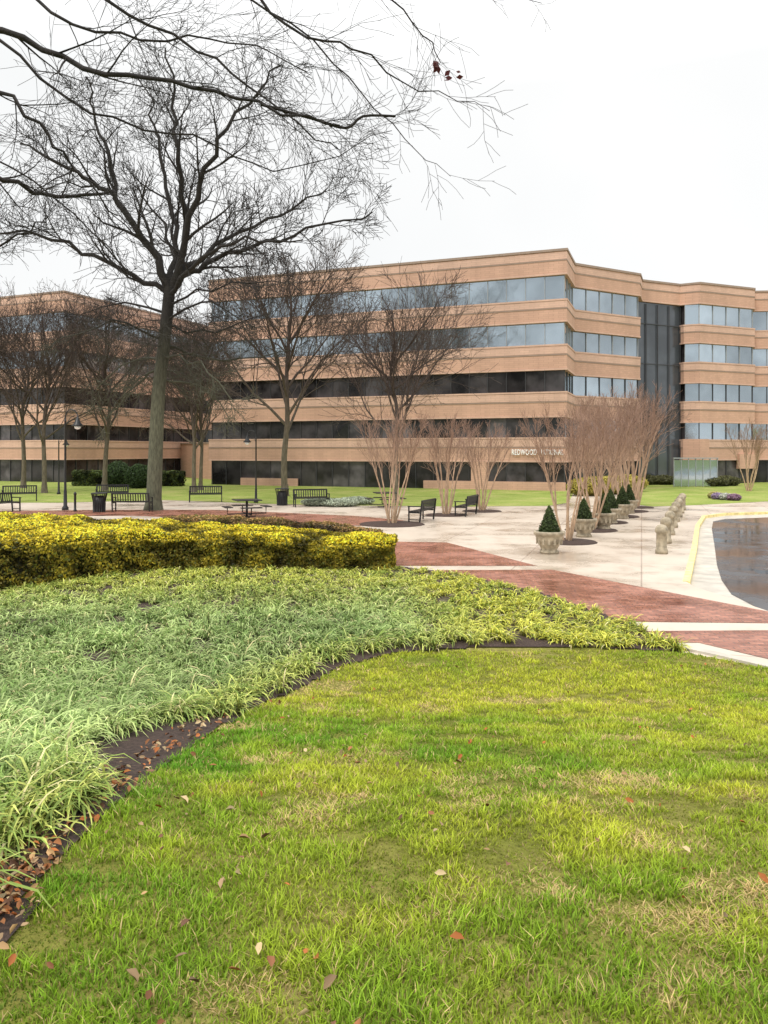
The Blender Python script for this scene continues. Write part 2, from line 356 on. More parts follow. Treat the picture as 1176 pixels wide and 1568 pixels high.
# liriope
Eg=np.array(smooth_path([(-1.75,1.2)]+lawn_edge,5))
HFy=[(-12,15.6),G(0,908),G(130,888),G(260,876),G(400,874),G(520,876),G(603,874),(5,19.4)]
def strap(n_t,poly):
    n=n_t
    y=1.5+nr.random(n)**.93*(19.3-1.5); x=(nr.random(n)*2-1)*(.53*y+1.2)
    yh=np.interp(x,[p[0] for p in HFy],[p[1] for p in HFy])
    k=inpoly(x,y,poly)&(y<yh+.05); x=x[k];y=y[k]
    d=np.min(np.hypot(x[:,None]-Eg[None,:,0],y[:,None]-Eg[None,:,1]),1)
    gap=.16+.66*np.clip(1-np.abs(y-6.2)/1.6,0,1)+.16*np.clip((4.2-y),0,1)+.12*(vnoise(x*2,y*2,4)-.5)
    k=((d>gap)&(x<=2.0))|((x>2.0)&(d>.10)); x=x[k];y=y[k]
    NL=26; n=len(x); m=n*NL
    X0=np.repeat(x,NL);Y0=np.repeat(y,NL)
    X=X0+nr.normal(0,.045,m); Y=Y0+nr.normal(0,.045,m)
    az=nr.random(m)*2*np.pi
    sw=np.repeat(-1.1+1.6*(fbm(x*.6,y*.6,61)-.5)*2,NL)
    az=np.where(nr.random(m)<.55,sw+nr.normal(0,.75,m),az)
    L=.36*(.55+.6*nr.random(m))*np.clip(1.0-.35*np.clip((Y-11)/6,0,1)-.25*np.clip((X-.5)/3,0,1),.4,1)*np.repeat(.8+.4*nr.random(n),NL)
    el=np.radians(45+42*nr.random(m)); droop=np.radians(80+65*nr.random(m))
    wd=.0102*(1+.05*Y)*(.65+.6*nr.random(m))
    S=5; P=np.stack([X,Y,gh(X,Y)],-1); pts=[P]
    for s in range(S-1):
        e=el-droop*((s+.3)/(S-1))**1.3
        d_=np.stack([np.cos(az)*np.cos(e),np.sin(az)*np.cos(e),np.sin(e)],-1)
        pts.append(pts[-1]+d_*(L/(S-1))[:,None])
    pts=np.stack(pts,1)
    W=np.stack([-np.sin(az),np.cos(az),.3*np.cos(az*7)],-1)*(wd/2)[:,None]
    tp=np.array([.8,1,1,.75,.12])[None,:,None]
    V=np.stack([pts-W[:,None]*tp,pts+W[:,None]*tp],2)
    b0=(np.arange(m)*S*2)[:,None]
    q=np.concatenate([b0+[2*s,2*s+1,2*s+3,2*s+2] for s in range(S-1)])
    pale=np.array([.50,.62,.24]); grn=np.array([.12,.24,.035]); yl=np.array([.78,.76,.12]); straw=np.array([.80,.70,.36])
    f=np.clip((fbm(X*.5,Y*.5,41)-.35)*3,0,1)
    right=np.clip((X-.3+(Y-8)*.12)/1.8+.6*(fbm(X,Y,8)-.5),0,1)
    far=np.clip((Y-13.0)/4,0,1)
    ff=np.clip(np.maximum(right,far*.75),0,1)[:,None]
    ed=np.repeat(np.clip(1-(np.min(np.hypot(x[:,None]-Eg[None,:,0],y[:,None]-Eg[None,:,1]),1)-.3)/.6,0,1),NL)[:,None]*.5
    ff=np.maximum(ff,ed)
    c=pale*(.85+.3*f[:,None])
    c=c*(1-ff)+yl*ff
    rr=nr.random(m)[:,None]
    gp=np.repeat(np.clip((fbm(x*1.3,y*1.3,15)-.4)*3,.0,1),NL)[:,None]
    nearg=np.clip((5.8-Y)/2.5,0,1)[:,None]
    c=np.where(rr<.25+.3*gp+.28*nearg,c*.3+grn*.7,c); c=np.where(rr>.95,straw,c)
    c=c*(.6+.6*nr.random((m,1)))
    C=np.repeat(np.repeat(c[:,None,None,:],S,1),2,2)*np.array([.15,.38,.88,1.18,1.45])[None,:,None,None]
    return V.reshape(-1,3),q,np.clip(C,0,1).reshape(-1,3)
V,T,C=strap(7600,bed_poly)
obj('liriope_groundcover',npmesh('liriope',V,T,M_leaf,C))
def leafcards(P,Nrm,size,cols,jit=.9,asp=.6):
    n=len(P)
    d=Nrm+nr.normal(0,jit,(n,3)); d/=np.linalg.norm(d,axis=1)[:,None]
    r=nr.normal(0,1,(n,3)); u=np.cross(d,r); u/=np.linalg.norm(u,axis=1)[:,None]; v=np.cross(d,u)
    s=(size*(.6+.8*nr.random(n)))[:,None]
    V=np.stack([P-u*s*.5,P+v*s*asp*.5,P+u*s*.5,P-v*s*asp*.5],1)
    q=np.arange(n*4).reshape(-1,4)
    C=np.repeat(cols[:,None,:],4,1)
    return V.reshape(-1,3),q,C.reshape(-1,3)
# hedges
def hedge(name,front,back,hts,cnt,ctop,cside,size=.06):
    fr=np.array(smooth_path(front,8)); bk=np.array(smooth_path(back,8))
    seg=np.r_[0,np.cumsum(np.hypot(*np.diff(fr,axis=0).T))]; Ltot=seg[-1]
    def ev(s,a):
        x=np.interp(s,seg,fr[:,0]);y=np.interp(s,seg,fr[:,1]);bx=np.interp(s,seg,bk[:,0]);by=np.interp(s,seg,bk[:,1])
        th=np.hypot(bx-x,by-y); nx=(bx-x)/th; ny=(by-y)/th
        return np.stack([x+nx*a,y+ny*a],-1),np.stack([nx,ny],-1),th
    s=nr.random(cnt)*Ltot
    e=nr.random(cnt)<.04; s=np.where(e,np.where(nr.random(cnt)<.7,Ltot,0),s)
    H=np.interp(s,np.linspace(0,Ltot,len(hts)),hts); TH=ev(s,0*s)[2]
    per=H*1.25+TH+.15; u=nr.random(cnt)*per
    isf=(u<H)&~e; ist=(u>=H)&(u<H+TH)&~e
    a=np.where(isf,0,np.where(ist,u-H,TH)); z=np.where(isf,u,np.where(ist,H,H-(u-H-TH)))
    a=np.where(e,nr.random(cnt)*TH,a); z=np.where(e,nr.random(cnt)*H,z)
    xy,nv,_=ev(s,a)
    Nrm=np.zeros((cnt,3)); Nrm[:,:2]=np.where(isf[:,None],-nv,np.where(ist[:,None],0,nv)); Nrm[:,2]=np.where(ist,1,.25)
    sgn=np.where(s>Ltot*.5,1,-1)[:,None]
    tv=np.stack([nv[:,1],-nv[:,0]],-1)
    Nrm[e,:2]=(tv*sgn)[e]
    lump=(fbm(xy[:,0]*2.0+xy[:,1]*.7,xy[:,1]*1.6+z*2.5,5)-.5)
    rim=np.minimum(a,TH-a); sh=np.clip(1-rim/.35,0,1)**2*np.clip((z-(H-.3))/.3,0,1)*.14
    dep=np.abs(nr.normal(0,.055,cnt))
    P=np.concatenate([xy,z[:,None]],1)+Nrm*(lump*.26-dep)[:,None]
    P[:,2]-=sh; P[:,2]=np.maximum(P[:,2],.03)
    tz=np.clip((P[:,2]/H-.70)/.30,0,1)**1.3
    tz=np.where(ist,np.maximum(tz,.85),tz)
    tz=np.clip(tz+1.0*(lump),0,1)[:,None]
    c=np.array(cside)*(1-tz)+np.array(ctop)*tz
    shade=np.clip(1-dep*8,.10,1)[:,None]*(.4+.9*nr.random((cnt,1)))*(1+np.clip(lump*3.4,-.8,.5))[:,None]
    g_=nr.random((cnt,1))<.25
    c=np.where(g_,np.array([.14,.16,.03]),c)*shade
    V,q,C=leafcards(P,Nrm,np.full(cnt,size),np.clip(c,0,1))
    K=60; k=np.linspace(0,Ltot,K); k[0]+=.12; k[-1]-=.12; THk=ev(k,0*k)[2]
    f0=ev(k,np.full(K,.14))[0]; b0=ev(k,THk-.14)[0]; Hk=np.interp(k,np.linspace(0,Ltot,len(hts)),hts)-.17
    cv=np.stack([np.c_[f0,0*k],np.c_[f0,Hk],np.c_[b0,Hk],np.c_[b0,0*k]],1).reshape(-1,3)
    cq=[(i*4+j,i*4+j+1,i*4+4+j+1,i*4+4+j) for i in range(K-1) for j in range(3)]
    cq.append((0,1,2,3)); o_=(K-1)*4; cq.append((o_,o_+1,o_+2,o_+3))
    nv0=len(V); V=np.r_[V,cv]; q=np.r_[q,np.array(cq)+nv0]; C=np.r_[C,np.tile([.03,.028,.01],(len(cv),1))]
    return obj(name,npmesh(name,V,q,M_leaf,C))
hf=[(-12,15.6),G(0,908),G(130,888),G(260,876),G(400,874),G(520,876),G(600,874)]
hb=[(-13,22.5),(-11.2,22.8),(-9.0,22.8),(-6.2,22.4),(-3.4,21.6),(-1.3,20.8),(.30,20.2)]
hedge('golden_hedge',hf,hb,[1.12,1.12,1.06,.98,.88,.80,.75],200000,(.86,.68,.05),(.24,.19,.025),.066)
hedge('barberry_hedge',[(-7,24.2),(-4,24.0),(-1.7,23.4),(-.35,22.6)],[(-7,26),(-4,25.8),(-1.3,24.9),(.0,23.8)],[.80,.7,.5],26000,(.42,.26,.10),(.16,.09,.04),.06)
# dead leaves (curled, pointed)
def litter(n,fn,size,cols):
    x,y=fn(n); n=len(x); z=gh(x,y)+.040+nr.random(n)*.012
    P=np.stack([x,y,z],-1)
    c=np.array(cols)[nr.integers(0,len(cols),n)]*(.5+.7*nr.random((n,1)))
    d=np.array([0,0,1.])+nr.normal(0,.45,(n,3)); d/=np.linalg.norm(d,axis=1)[:,None]
    u=np.cross(d,nr.normal(0,1,(n,3))); u/=np.linalg.norm(u,axis=1)[:,None]; v=np.cross(d,u)
    s=(size*(.5+.9*nr.random(n)))[:,None]; cu=(.05+.3*nr.random((n,1)))*s
    V=np.stack([P-u*s*.55,P-u*s*.15+v*s*.27+d*cu,P+u*s*.25+v*s*.2+d*cu*.8,P+u*s*.5,P+u*s*.2-v*s*.22+d*cu*.9,P-u*s*.2-v*s*.26+d*cu*.7],1)
    b0=np.arange(n)[:,None]*6
    q=np.concatenate([b0+[0,3,2,1],b0+[0,5,4,3]])
    return V.reshape(-1,3),q,np.repeat(c[:,None],6,1).reshape(-1,3)
def l1(n):
    y=1.8+nr.random(n)*9; x=(nr.random(n)*2-1)*(.55*y+.5); k=inpoly(x,y,lawn_poly)&((x<.3)|(nr.random(n)<.4)); return x[k],y[k]
E=np.array(smooth_path([(-1.75,1.2)]+lawn_edge,8))
def l2(n):
    i=(nr.random(n)**1.9*len(E)*.55).astype(int); return E[i,0]-nr.random(n)*.26-.02+nr.normal(0,.04,n),E[i,1]+nr.normal(0,.1,n)
oc=[(.36,.15,.06),(.26,.11,.05),(.42,.26,.12),(.20,.10,.06),(.48,.36,.20),(.30,.20,.11),(.42,.14,.04)]
A=litter(460,l1,.042,oc); B=litter(950,l2,.044,oc)
obj('fallen_leaves',npmesh('fallen_leaves',np.r_[A[0],B[0]],np.r_[A[1],B[1]+len(A[0])],M_dead,np.r_[A[2],B[2]]))
# ------------------------------------------------ buildings
def offset(poly,d):
    n=len(poly); a=sum(poly[i][0]*poly[(i+1)%n][1]-poly[(i+1)%n][0]*poly[i][1] for i in range(n))
    s=1 if a>0 else -1; out=[]
    for i in range(n):
        p0=Vector(poly[i-1]);p1=Vector(poly[i]);p2=Vector(poly[(i+1)%n])
        t1=(p1-p0).normalized();t2=(p2-p1).normalized()
        n1=Vector((-t1.y,t1.x))*s;n2=Vector((-t2.y,t2.x))*s
        b_=(n1+n2); b_/=max(.3,b_.dot(n1)) if b_.length>0 else 1
        out.append(tuple(p1+b_*d))
    return out
ROWS=[(15.55,13.8),(12.15,10.55),(8.7,7.15),(5.3,3.85),(2.05,.0)]
def building(name,fp_top,fp_low,front_idx,bright=(),rows=ROWS,top=17.3,upper=2):
    e=link(bpy.data.objects.new(name,None)); R_=random.Random(5)
    mb=MB()
    zs=[(rows[0][0],top)]+[(rows[i+1][0],rows[i][1]) for i in range(len(rows)-1)]
    for i,(a,b_) in enumerate(zs):
        fp=fp_top if i==0 else fp_low
        mb.prism(fp,a,b_,0)
        mb.prism(offset(fp,-.03),a+(b_-a)*.58,a+(b_-a)*.63,2)
        mb.prism(offset(fp,-.02),a+(b_-a)*.64,a+(b_-a)*.93,1)
        mb.prism(offset(fp,-.04),a+.002,a+.12,1)
        if i>0: mb.prism(offset(fp,-.05),b_-.10,b_+.02,1)
    mb.prism(offset(fp_top,-.08),top-.05,top+.12,3)
    obj('brick_walls',mb.mesh(name+'_walls',[M_wall,M_wall2,M_cop,M_cop]),parent=e)
    mb=MB(); gl=offset(fp_low,.26); mb.prism(gl,0,top-.5,5)
    g2=offset(fp_low,.21); g3=offset(fp_low,.18); mm=MB()
    for i in front_idx:
        a=Vector(g2[i]);b_=Vector(g2[(i+1)%len(g2)]); L=(b_-a).length; n=max(1,round(L/1.4)); an=math.atan2((b_-a).y,(b_-a).x)
        a3=Vector(g3[i]);b3=Vector(g3[(i+1)%len(g3)])
        t_v=(b_-a).normalized(); nn=Vector((t_v.y,-t_v.x))
        for k in range(n+1):
            p=a3+(b3-a3)*(k/n)
            for j,(t_,bo) in enumerate(rows):
                mm.box((p.x,p.y,(t_+bo)/2),(.045,.08,t_-bo),0 if (j<upper) else 1,an)
                if k<n:
                    q0=a+(b_-a)*(k/n); q1=a+(b_-a)*((k+1)/n)
                    br_=(j<upper) or (i in bright and j<4)  # panes that get the painted sky-reflection tint
                    mi=R_.choice([0,1,1,2,3])
                    dl=[R_.uniform(-.012,.012) for _ in range(4)]
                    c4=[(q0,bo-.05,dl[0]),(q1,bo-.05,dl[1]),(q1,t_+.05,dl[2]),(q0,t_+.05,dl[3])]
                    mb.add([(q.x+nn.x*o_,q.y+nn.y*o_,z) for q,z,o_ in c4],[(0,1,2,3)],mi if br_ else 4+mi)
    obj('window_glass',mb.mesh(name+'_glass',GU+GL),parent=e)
    obj('window_mullions',mm.mesh(name+'_mul',[M_mul,M_muld]),parent=e)
    return e
fpT=[(-14.9,66.2),(13.1,55.7),(14.75,60.1),(21.0,63.7),(21.9,65.9),(25.8,67.7),(27.2,66.9),(33.1,69.4),(33.6,70.6),(37.5,70.2),(48,76),(48,100),(-4,100)]
fpB=[(-14.9,66.2),(13.1,55.7),(14.75,60.1),(21.0,63.7),(21.4,67.5),(25.4,69.3),(26.0,67.4),(27.2,66.9),(33.1,69.4),(33.6,70.6),(37.5,70.2),(48,76),(48,100),(-4,100)]
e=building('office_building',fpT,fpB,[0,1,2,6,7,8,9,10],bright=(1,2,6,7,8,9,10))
mb=MB(); mb.prism([(21.05,65.6),(25.9,67.95),(25.3,69.0),(21.2,67.2)],0,15.5,0)
for k in range(5):
    t=k/4; p=Vector((21.1,65.52)).lerp(Vector((25.85,67.82)),t); mb.box((p.x,p.y,7.7),(.05,.08,15.4),1,.45)
for z in [3.4,6.9,10.3,13.7]: mb.box((23.47,66.68,z),(5.2,.06,.06),1,.447)
obj('glass_curtain_wall',mb.mesh('curt',[M_glD,M_muld]),parent=e)
mb=MB()
mb.prism([(25.9,67.35),(27.15,66.75),(28.1,67.15),(27.6,68.6),(26.2,68.6)],0,3.9,0)
mb.prism([(31.3,68.4),(33.1,69.2),(33.0,70.5),(31.0,69.6)],1.3,2.6,0)
mb.prism([(3,59.35),(13.0,55.6),(12.9,57.0),(3.5,60.6)],0,.62,0)
mb.prism([(6.5,58.05),(7.6,57.64),(7.8,58.5),(6.7,59)],0,2.1,0)
mb.prism([(-12,64.98),(-7,63.1),(-7,64.2),(-12,66)],0,.62,0)
obj('brick_piers',mb.mesh('piers',[M_wall]),parent=e)
an=math.atan2(-10.5,28)
tx=bpy.data.curves.new('sign','FONT'); tx.body='REDWOOD NATIONAL'; tx.size=.56; tx.extrude=.03; tx.space_character=1.12; tx.offset=.008
to=obj('building_sign_lettering',tx,(9.35,56.95,2.60),0,(.58,1,1)); to.rotation_euler=(math.radians(90),0,an); tx.materials.append(M_white); to.parent=e
mb=MB()
for k in range(6): mb.box((23.4+k*.62,62.0+k*.1,1.1),(.56,.05,2.1),0,.16)
for k in range(7): mb.box((23.1+k*.62,61.95+k*.1,1.15),(.05,.09,2.3),1,.16)
mb.box((24.96,62.2,2.3),(3.9,.1,.08),1,.16)
obj('glass_windscreen',mb.mesh('ws',[M_glU,M_mul]))
fpL=[(-45,82),(-36.5,73.5),(-29.0,70.5),(-20.0,91.5),(-20,110),(-60,110)]
e2=building('office_wing',fpL,fpL,[0,1,2])
mb=MB(); mb.prism([(-22.5,86),(-14.6,74),(-13,75),(-20,88)],0,3.6,0); mb.prism([(-22.6,85.95),(-14.55,73.9),(-13,75),(-20,88)],3.6,3.75,1)
obj('link_wall',mb.mesh('lk',[M_wall,M_cop]),parent=e2)
# ------------------------------------------------ trees
def grow(out,p,d,L,r,lvl,cf):
    n=6 if lvl>=2 else 4; st=L/(n-1); pts=[p.copy()]; rad=[r]; ds=[d]
    wob=cf['wob']
    for i in range(1,n):
        d=(d+Vector((rng.gauss(0,wob),rng.gauss(0,wob),rng.gauss(0,wob)+cf['up']))).normalized()
        p=p+d*st; pts.append(p); ds.append(d); rad.append(max(cf['rmin'],r*(1-i/(n-1)*.7)))
    out.append((pts,rad,5 if r>.05 else 3))
    spawn(out,pts,rad,ds,L,lvl,cf)
def spawn(out,pts,rad,ds,L,lvl,cf,t0=.2,kn=None):
    if lvl<=0: return
    k=kn or cf['k'][lvl]; n=len(pts); ph=rng.random()*6.28
    for j in range(k):
        t=t0+(1-t0)*(j+rng.random())/k; x=t*(n-1); i=min(int(x),n-2); f=x-i
        q=pts[i].lerp(pts[i+1],f); rr=rad[i]*(1-f)+rad[i+1]*f; dd=ds[min(i+1,n-1)]
        ax=dd.orthogonal().normalized(); ph+=2.4+rng.uniform(-.5,.5); ax.rotate(Matrix.Rotation(ph,3,dd).to_quaternion())
        nd=dd.copy(); nd.rotate(Matrix.Rotation(rng.uniform(*cf['ang']),3,ax).to_quaternion())
        grow(out,q,nd,L*rng.uniform(*cf['ls'])*(1.15-.5*t),max(cf['rmin'],rr*cf['rs']),lvl-1,cf)
def treemesh(name,polys,mat):
    groups={}
    for pts,rad,s in polys: groups.setdefault((len(pts),s),[]).append((pts,rad))
    V=[];Q=[];off=0
    for (n,s),L in groups.items():
        P=np.array([[tuple(p) for p in a[0]] for a in L]); R=np.array([a[1] for a in L])
        T=np.gradient(P,axis=1); T/=np.linalg.norm(T,axis=2,keepdims=True)+1e-9
        ref=np.where(np.abs(T[:,:1,2:3])>.8,np.array([1.,0,0]),np.array([0,0,1.]))
        U=np.cross(T,np.broadcast_to(ref,T.shape)); U/=np.linalg.norm(U,axis=2,keepdims=True)+1e-9; W=np.cross(T,U)
        a=np.arange(s)*2*np.pi/s
        ring=P[:,:,None]+R[:,:,None,None]*(np.cos(a)[None,None,:,None]*U[:,:,None]+np.sin(a)[None,None,:,None]*W[:,:,None])
        V.append(ring.reshape(-1,3)); Nn=len(L)
        b0=off+np.arange(Nn)[:,None,None]*n*s+np.arange(n-1)[None,:,None]*s; k=np.arange(s)[None,None,:]; k2=(k+1)%s
        Q.append(np.stack([b0+k,b0+k2,b0+s+k2,b0+s+k],-1).reshape(-1,4)); off+=Nn*n*s
    return npmesh(name,np.concatenate(V),np.concatenate(Q),mat,smooth=True)
def limb(out,path,r0,r1,L,lvl,cf,kn,t0=.15,sides=8,wig=0.0):
    n=len(path); path=[Vector(p) for p in path]; pts=[]
    for i in range(n-1):
        p0=path[max(i-1,0)];p1=path[i];p2=path[i+1];p3=path[min(i+2,n-1)]
        for j in range(4):
            t=j/4; pts.append(.5*((2*p1)+(p2-p0)*t+(2*p0-5*p1+4*p2-p3)*t*t+(3*p1-p0-3*p2+p3)*t**3))
    pts.append(path[-1]); m=len(pts)
    if wig:
        pts=[p+Vector((rng.gauss(0,wig),rng.gauss(0,wig),rng.gauss(0,wig))) if 0<i<m-1 else p for i,p in enumerate(pts)]
    rad=[r0+(r1-r0)*(i/(m-1))**.8 for i in range(m)]
    ds=[(pts[min(i+1,m-1)]-pts[max(i-1,0)]).normalized() for i in range(m)]
    out.append((pts,rad,sides)); spawn(out,pts,rad,ds,L,lvl,cf,t0,kn)
D=37.9
def P3(px,py,dy=0): 
    v=at(px,py,D); v.y=D+dy; return v
cf=dict(wob=.15,up=.04,rmin=.0112,k={4:6,3:8,2:7,1:5},ang=(.4,1.0),ls=(.5,.78),rs=.55)
out=[]
tr=[P3(235,783),P3(238,700),P3(243,600),P3(252,520),P3(260,440)]
limb(out,tr,.38,.27,3,0,cf,0,sides=14)
out.append(([P3(235,786),P3(235,778),P3(236,765)],[.56,.46,.37],14))
W=.10
limb(out,[P3(260,445),P3(235,385,-.5),P3(200,330,-1),P3(160,295,-1.5),P3(115,275,-2),P3(60,245,-2)],.23,.045,4.2,3,cf,12,wig=W)
limb(out,[P3(200,330,-1),P3(170,240,-.5),P3(140,170,0),P3(125,110,.5)],.13,.03,3.6,3,cf,9,wig=W)
limb(out,[P3(260,440),P3(262,360,1),P3(245,270,1.5),P3(225,190,2),P3(215,120,2)],.18,.035,3.8,3,cf,10,wig=W)
limb(out,[P3(262,440),P3(285,350,0),P3(280,260,-1),P3(275,180,-1),P3(262,90,-1)],.21,.035,4,3,cf,11,wig=W)
limb(out,[P3(264,440),P3(300,340,-1),P3(340,260,-2),P3(390,190,-2),P3(440,130,-2)],.20,.035,4.2,3,cf,11,wig=W)
limb(out,[P3(262,445),P3(310,400,.5),P3(380,370,1),P3(470,345,1),P3(570,310,1.5)],.18,.035,4.2,3,cf,13,wig=W)
limb(out,[P3(275,420),P3(340,350,2),P3(410,290,4),P3(490,235,5)],.15,.035,4,3,cf,11,wig=W)
limb(out,[P3(258,450),P3(215,430,-1),P3(150,400,-2),P3(80,380,-3),P3(20,390,-3)],.16,.035,3.8,3,cf,12,wig=W)
limb(out,[P3(262,450),P3(250,390,3),P3(200,300,5),P3(150,220,6)],.16,.035,3.8,3,cf,10,wig=W)
limb(out,[P3(262,450),P3(330,420,-3),P3(400,400,-4),P3(480,410,-5)],.13,.03,3.2,3,cf,9,wig=W)
cfd=dict(cf); cfd['up']=-.02; cfd['k']={4:6,3:6,2:6,1:4}
for (a,b_,c_,dy) in [((256,490),(330,470),(400,510),-1),((252,520),(190,500),(120,540),-1.5),((254,500),(320,500),(400,470),1),((250,545),(310,560),(370,620),-1),((248,560),(200,590),(150,640),.5),((256,480),(180,455),(100,470),1),((256,470),(330,440),(440,440),-.5),((252,530),(330,545),(430,520),2),((250,550),(180,545),(100,590),2),((248,580),(300,590),(340,640),1)]:
    limb(out,[P3(*a),P3(*b_,dy),P3(*c_,dy*2)],.075,.02,2.3,3,cfd,8,wig=.08)
for i in range(20):
    z=rng.uniform(5.5,10); a=rng.uniform(0,6.28); py=HY-(z-CZ)/D*F; t=(781-py)/340
    grow(out,P3(237+t*22,py),Vector((math.cos(a),math.sin(a),rng.uniform(-.3,.2))).normalized(),rng.uniform(1,2.4),.03,2,cfd)
base=P3(235,781); bo=Vector((base.x,base.y,0))
out=[([p-bo for p in pts],rad,s) for pts,rad,s in out]
obj('oak_tree',treemesh('oak_tree',out,M_oak),bo)
no=len(out)
cf2=dict(wob=.16,up=-.01,rmin=.0026,k={4:6,3:6,2:6,1:4},ang=(.3,.9),ls=(.55,.9),rs=.45)
out=[]
tb=Vector((-8.2,9.0,0)); gz=float(gh(-8.2,9.0))
T0=[Vector((-8.2,9,gz-.1)),Vector((-8.15,9,2.5)),Vector((-8.0,9.1,5)),Vector((-7.9,9.1,8.5)),Vector((-7.7,9.3,11))]
limb(out,T0,.33,.1,3,0,cf2,0,sides=14)
def Q(px,py,dy=0): return at(px,py,9.5+dy)
W=.035
limb(out,[T0[2],Q(-200,60,0),Q(0,42,0),Q(130,100,0),Q(260,125,-.3),Q(400,160,-.4),Q(520,192,-.5)],.062,.011,1.5,3,cf2,14,.35,wig=W)
limb(out,[Q(400,160,-.4),Q(480,182,-.4),Q(530,196,-.4),Q(556,178,-.4),Q(606,178,-.4)],.020,.015,.3,0,cf2,0)
limb(out,[T0[2],Q(-150,230),Q(0,275,.5),Q(90,300,1),Q(165,295,1),],.05,.02,1.2,3,cf2,8,.4,wig=W)
limb(out,[T0[3],Q(-100,-150),Q(60,-60,.8),Q(200,20,.8),Q(330,90,.8),Q(430,170,.6),Q(520,230,.5)],.042,.007,1.6,3,cf2,13,.35,wig=W)
limb(out,[T0[3],Q(100,-240,-.5),Q(300,-100,-.5),Q(440,40,-.5),Q(540,75,-.5),Q(640,140,-.3),Q(750,170,-.2)],.034,.003,1.2,2,cf2,14,.4,wig=W)
limb(out,[T0[3],Q(200,-200,1),Q(420,-80,1.2),Q(560,-20,1.2),Q(650,50,1.2),Q(672,100,1.2)],.032,.005,1.2,2,cf2,14,.4,wig=W)
limb(out,[T0[2],Q(-150,100,-1),Q(-20,130,-1),Q(60,190,-1),Q(110,260,-.8),Q(180,330,-.6)],.04,.007,1.4,3,cf2,10,.4,wig=W)
limb(out,[T0[2],Q(-160,330,1),Q(-60,400,1),Q(10,370,1),Q(70,340,1)],.035,.01,.9,3,cf2,7,.4,wig=W)
limb(out,[T0[3],Q(-50,-100,2),Q(80,20,2),Q(220,60,2),Q(350,60,2),Q(470,110,2)],.04,.007,1.6,3,cf2,12,.4,wig=W)
limb(out,[T0[3],Q(-120,0,1.5),Q(0,60,1.5),Q(140,170,1.6),Q(300,210,1.7),Q(420,260,1.8),Q(600,200,1.8)],.036,.005,1.4,3,cf2,12,.4,wig=W)
limb(out,[T0[2],Q(-150,200,2),Q(-20,240,2),Q(120,330,2),Q(200,420,2)],.026,.006,1.3,3,cf2,9,.35,wig=W)
limb(out,[T0[3],Q(150,-200,.3),Q(330,-40,.3),Q(480,60,.4),Q(600,190,.5),Q(690,270,.5)],.028,.003,1.1,2,cf2,12,.4,wig=W)
limb(out,[Q(560,-20,1.2),Q(680,-5,1.2),Q(760,-10,1.2),Q(830,5,1.2)],.012,.004,.6,2,cf2,5,.3)
out=[([p-tb for p in pts],rad,s) for pts,rad,s in out]
ot=obj('overhanging_tree',treemesh('overhanging_tree',out,M_barkdark),tb)
print('polys',no,len(out))
lp=[tuple(at(px,py,10.5)-tb) for (px,py) in [(667,98),(671,106),(668,103),(685,112),(687,119),(702,110),(704,118),(666,108),(686,122)]]
lp=np.array(lp); V,q,C=leafcards(lp,np.tile([0,-1.,0],(len(lp),1)),np.full(len(lp),.12),np.tile([.08,.015,.015],(len(lp),1)),.3,.6)
obj('withered_leaves',npmesh('wl',V,q,M_leaf,C),parent=ot)
def midtree(h,tr,seed):
    global rng; rng=random.Random(seed); out=[]
    c=dict(wob=.13,up=.06,rmin=.010,k={4:7,3:8,2:7,1:4},ang=(.35,.85),ls=(.5,.75),rs=.55)
    pts=[Vector((0,0,-.05))]
    for i in range(1,7): pts.append(Vector((rng.gauss(0,.10)*i*.5,rng.gauss(0,.10)*i*.5,h*.75*i/6)))
    limb(out,pts,tr,.05,h*.22,3,c,9,.5,sides=10)
    ph=rng.random()*6
    for i in range(11):
        t=.27+.4*i/10; z=h*.75*t; x=t*6; k=min(int(x),5); p=pts[k].lerp(pts[k+1],x-k)
        ph+=2.4; tilt=rng.uniform(.45,.95)
        d=Vector((math.cos(ph)*math.sin(tilt),math.sin(ph)*math.sin(tilt),math.cos(tilt)))
        grow(out,p,d,h*rng.uniform(.30,.42)*(1.15-.3*t),tr*.42,3,c)
    out.append(([Vector((0,0,-.05)),Vector((0,0,.15)),Vector((0,0,.6))],[tr*1.5,tr*1.2,tr],10))
    return treemesh('midtree',out,M_midtree)
mt=[midtree(15,.20,s) for s in (3,4,5)]
def ptree(name,me,px,D,sc,rz): obj(name,me,((px-CX)/F*D,D,0),rz,(sc*.88,sc*.88,sc))
ptree('bare_tree',mt[0],36,60,1.12,0); ptree('bare_tree',mt[1],68,53,1.05,1); ptree('bare_tree',mt[2],160,56,1.12,2)
ptree('bare_tree',mt[1],297,54,.95,3); ptree('bare_tree',mt[0],307,57,.9,4.5); ptree('bare_tree',mt[2],436,49.5,1.28,.5)
ptree('bare_tree',mt[0],606,43,.95,2.6); ptree('bare_tree',mt[1],-60,50,1.0,2); ptree('bare_tree',mt[2],985,58,.55,1.1)
def crape(seed,h=5.7):
    global rng; rng=random.Random(seed); out=[]
    c=dict(wob=.09,up=.09,rmin=.0046,k={4:4,3:5,2:5,1:4},ang=(.2,.6),ls=(.5,.8),rs=.55)
    ns=8
    for i in range(ns):
        a=i*6.28/ns+rng.uniform(-.3,.3); sp=rng.uniform(.08,.30)
        d=Vector((math.cos(a)*sp,math.sin(a)*sp,1)).normalized()
        p=Vector((math.cos(a)*.12,math.sin(a)*.12,-.03)); pts=[p]
        for k in range(4): d=(d+Vector((math.cos(a)*.03+rng.gauss(0,.07),math.sin(a)*.03+rng.gauss(0,.07),0))).normalized(); p=p+d*h*.16; pts.append(p)
        limb(out,pts,.045,.018,h*.32,3,c,6,.45,sides=6)
    return treemesh('crape',out,M_crape)
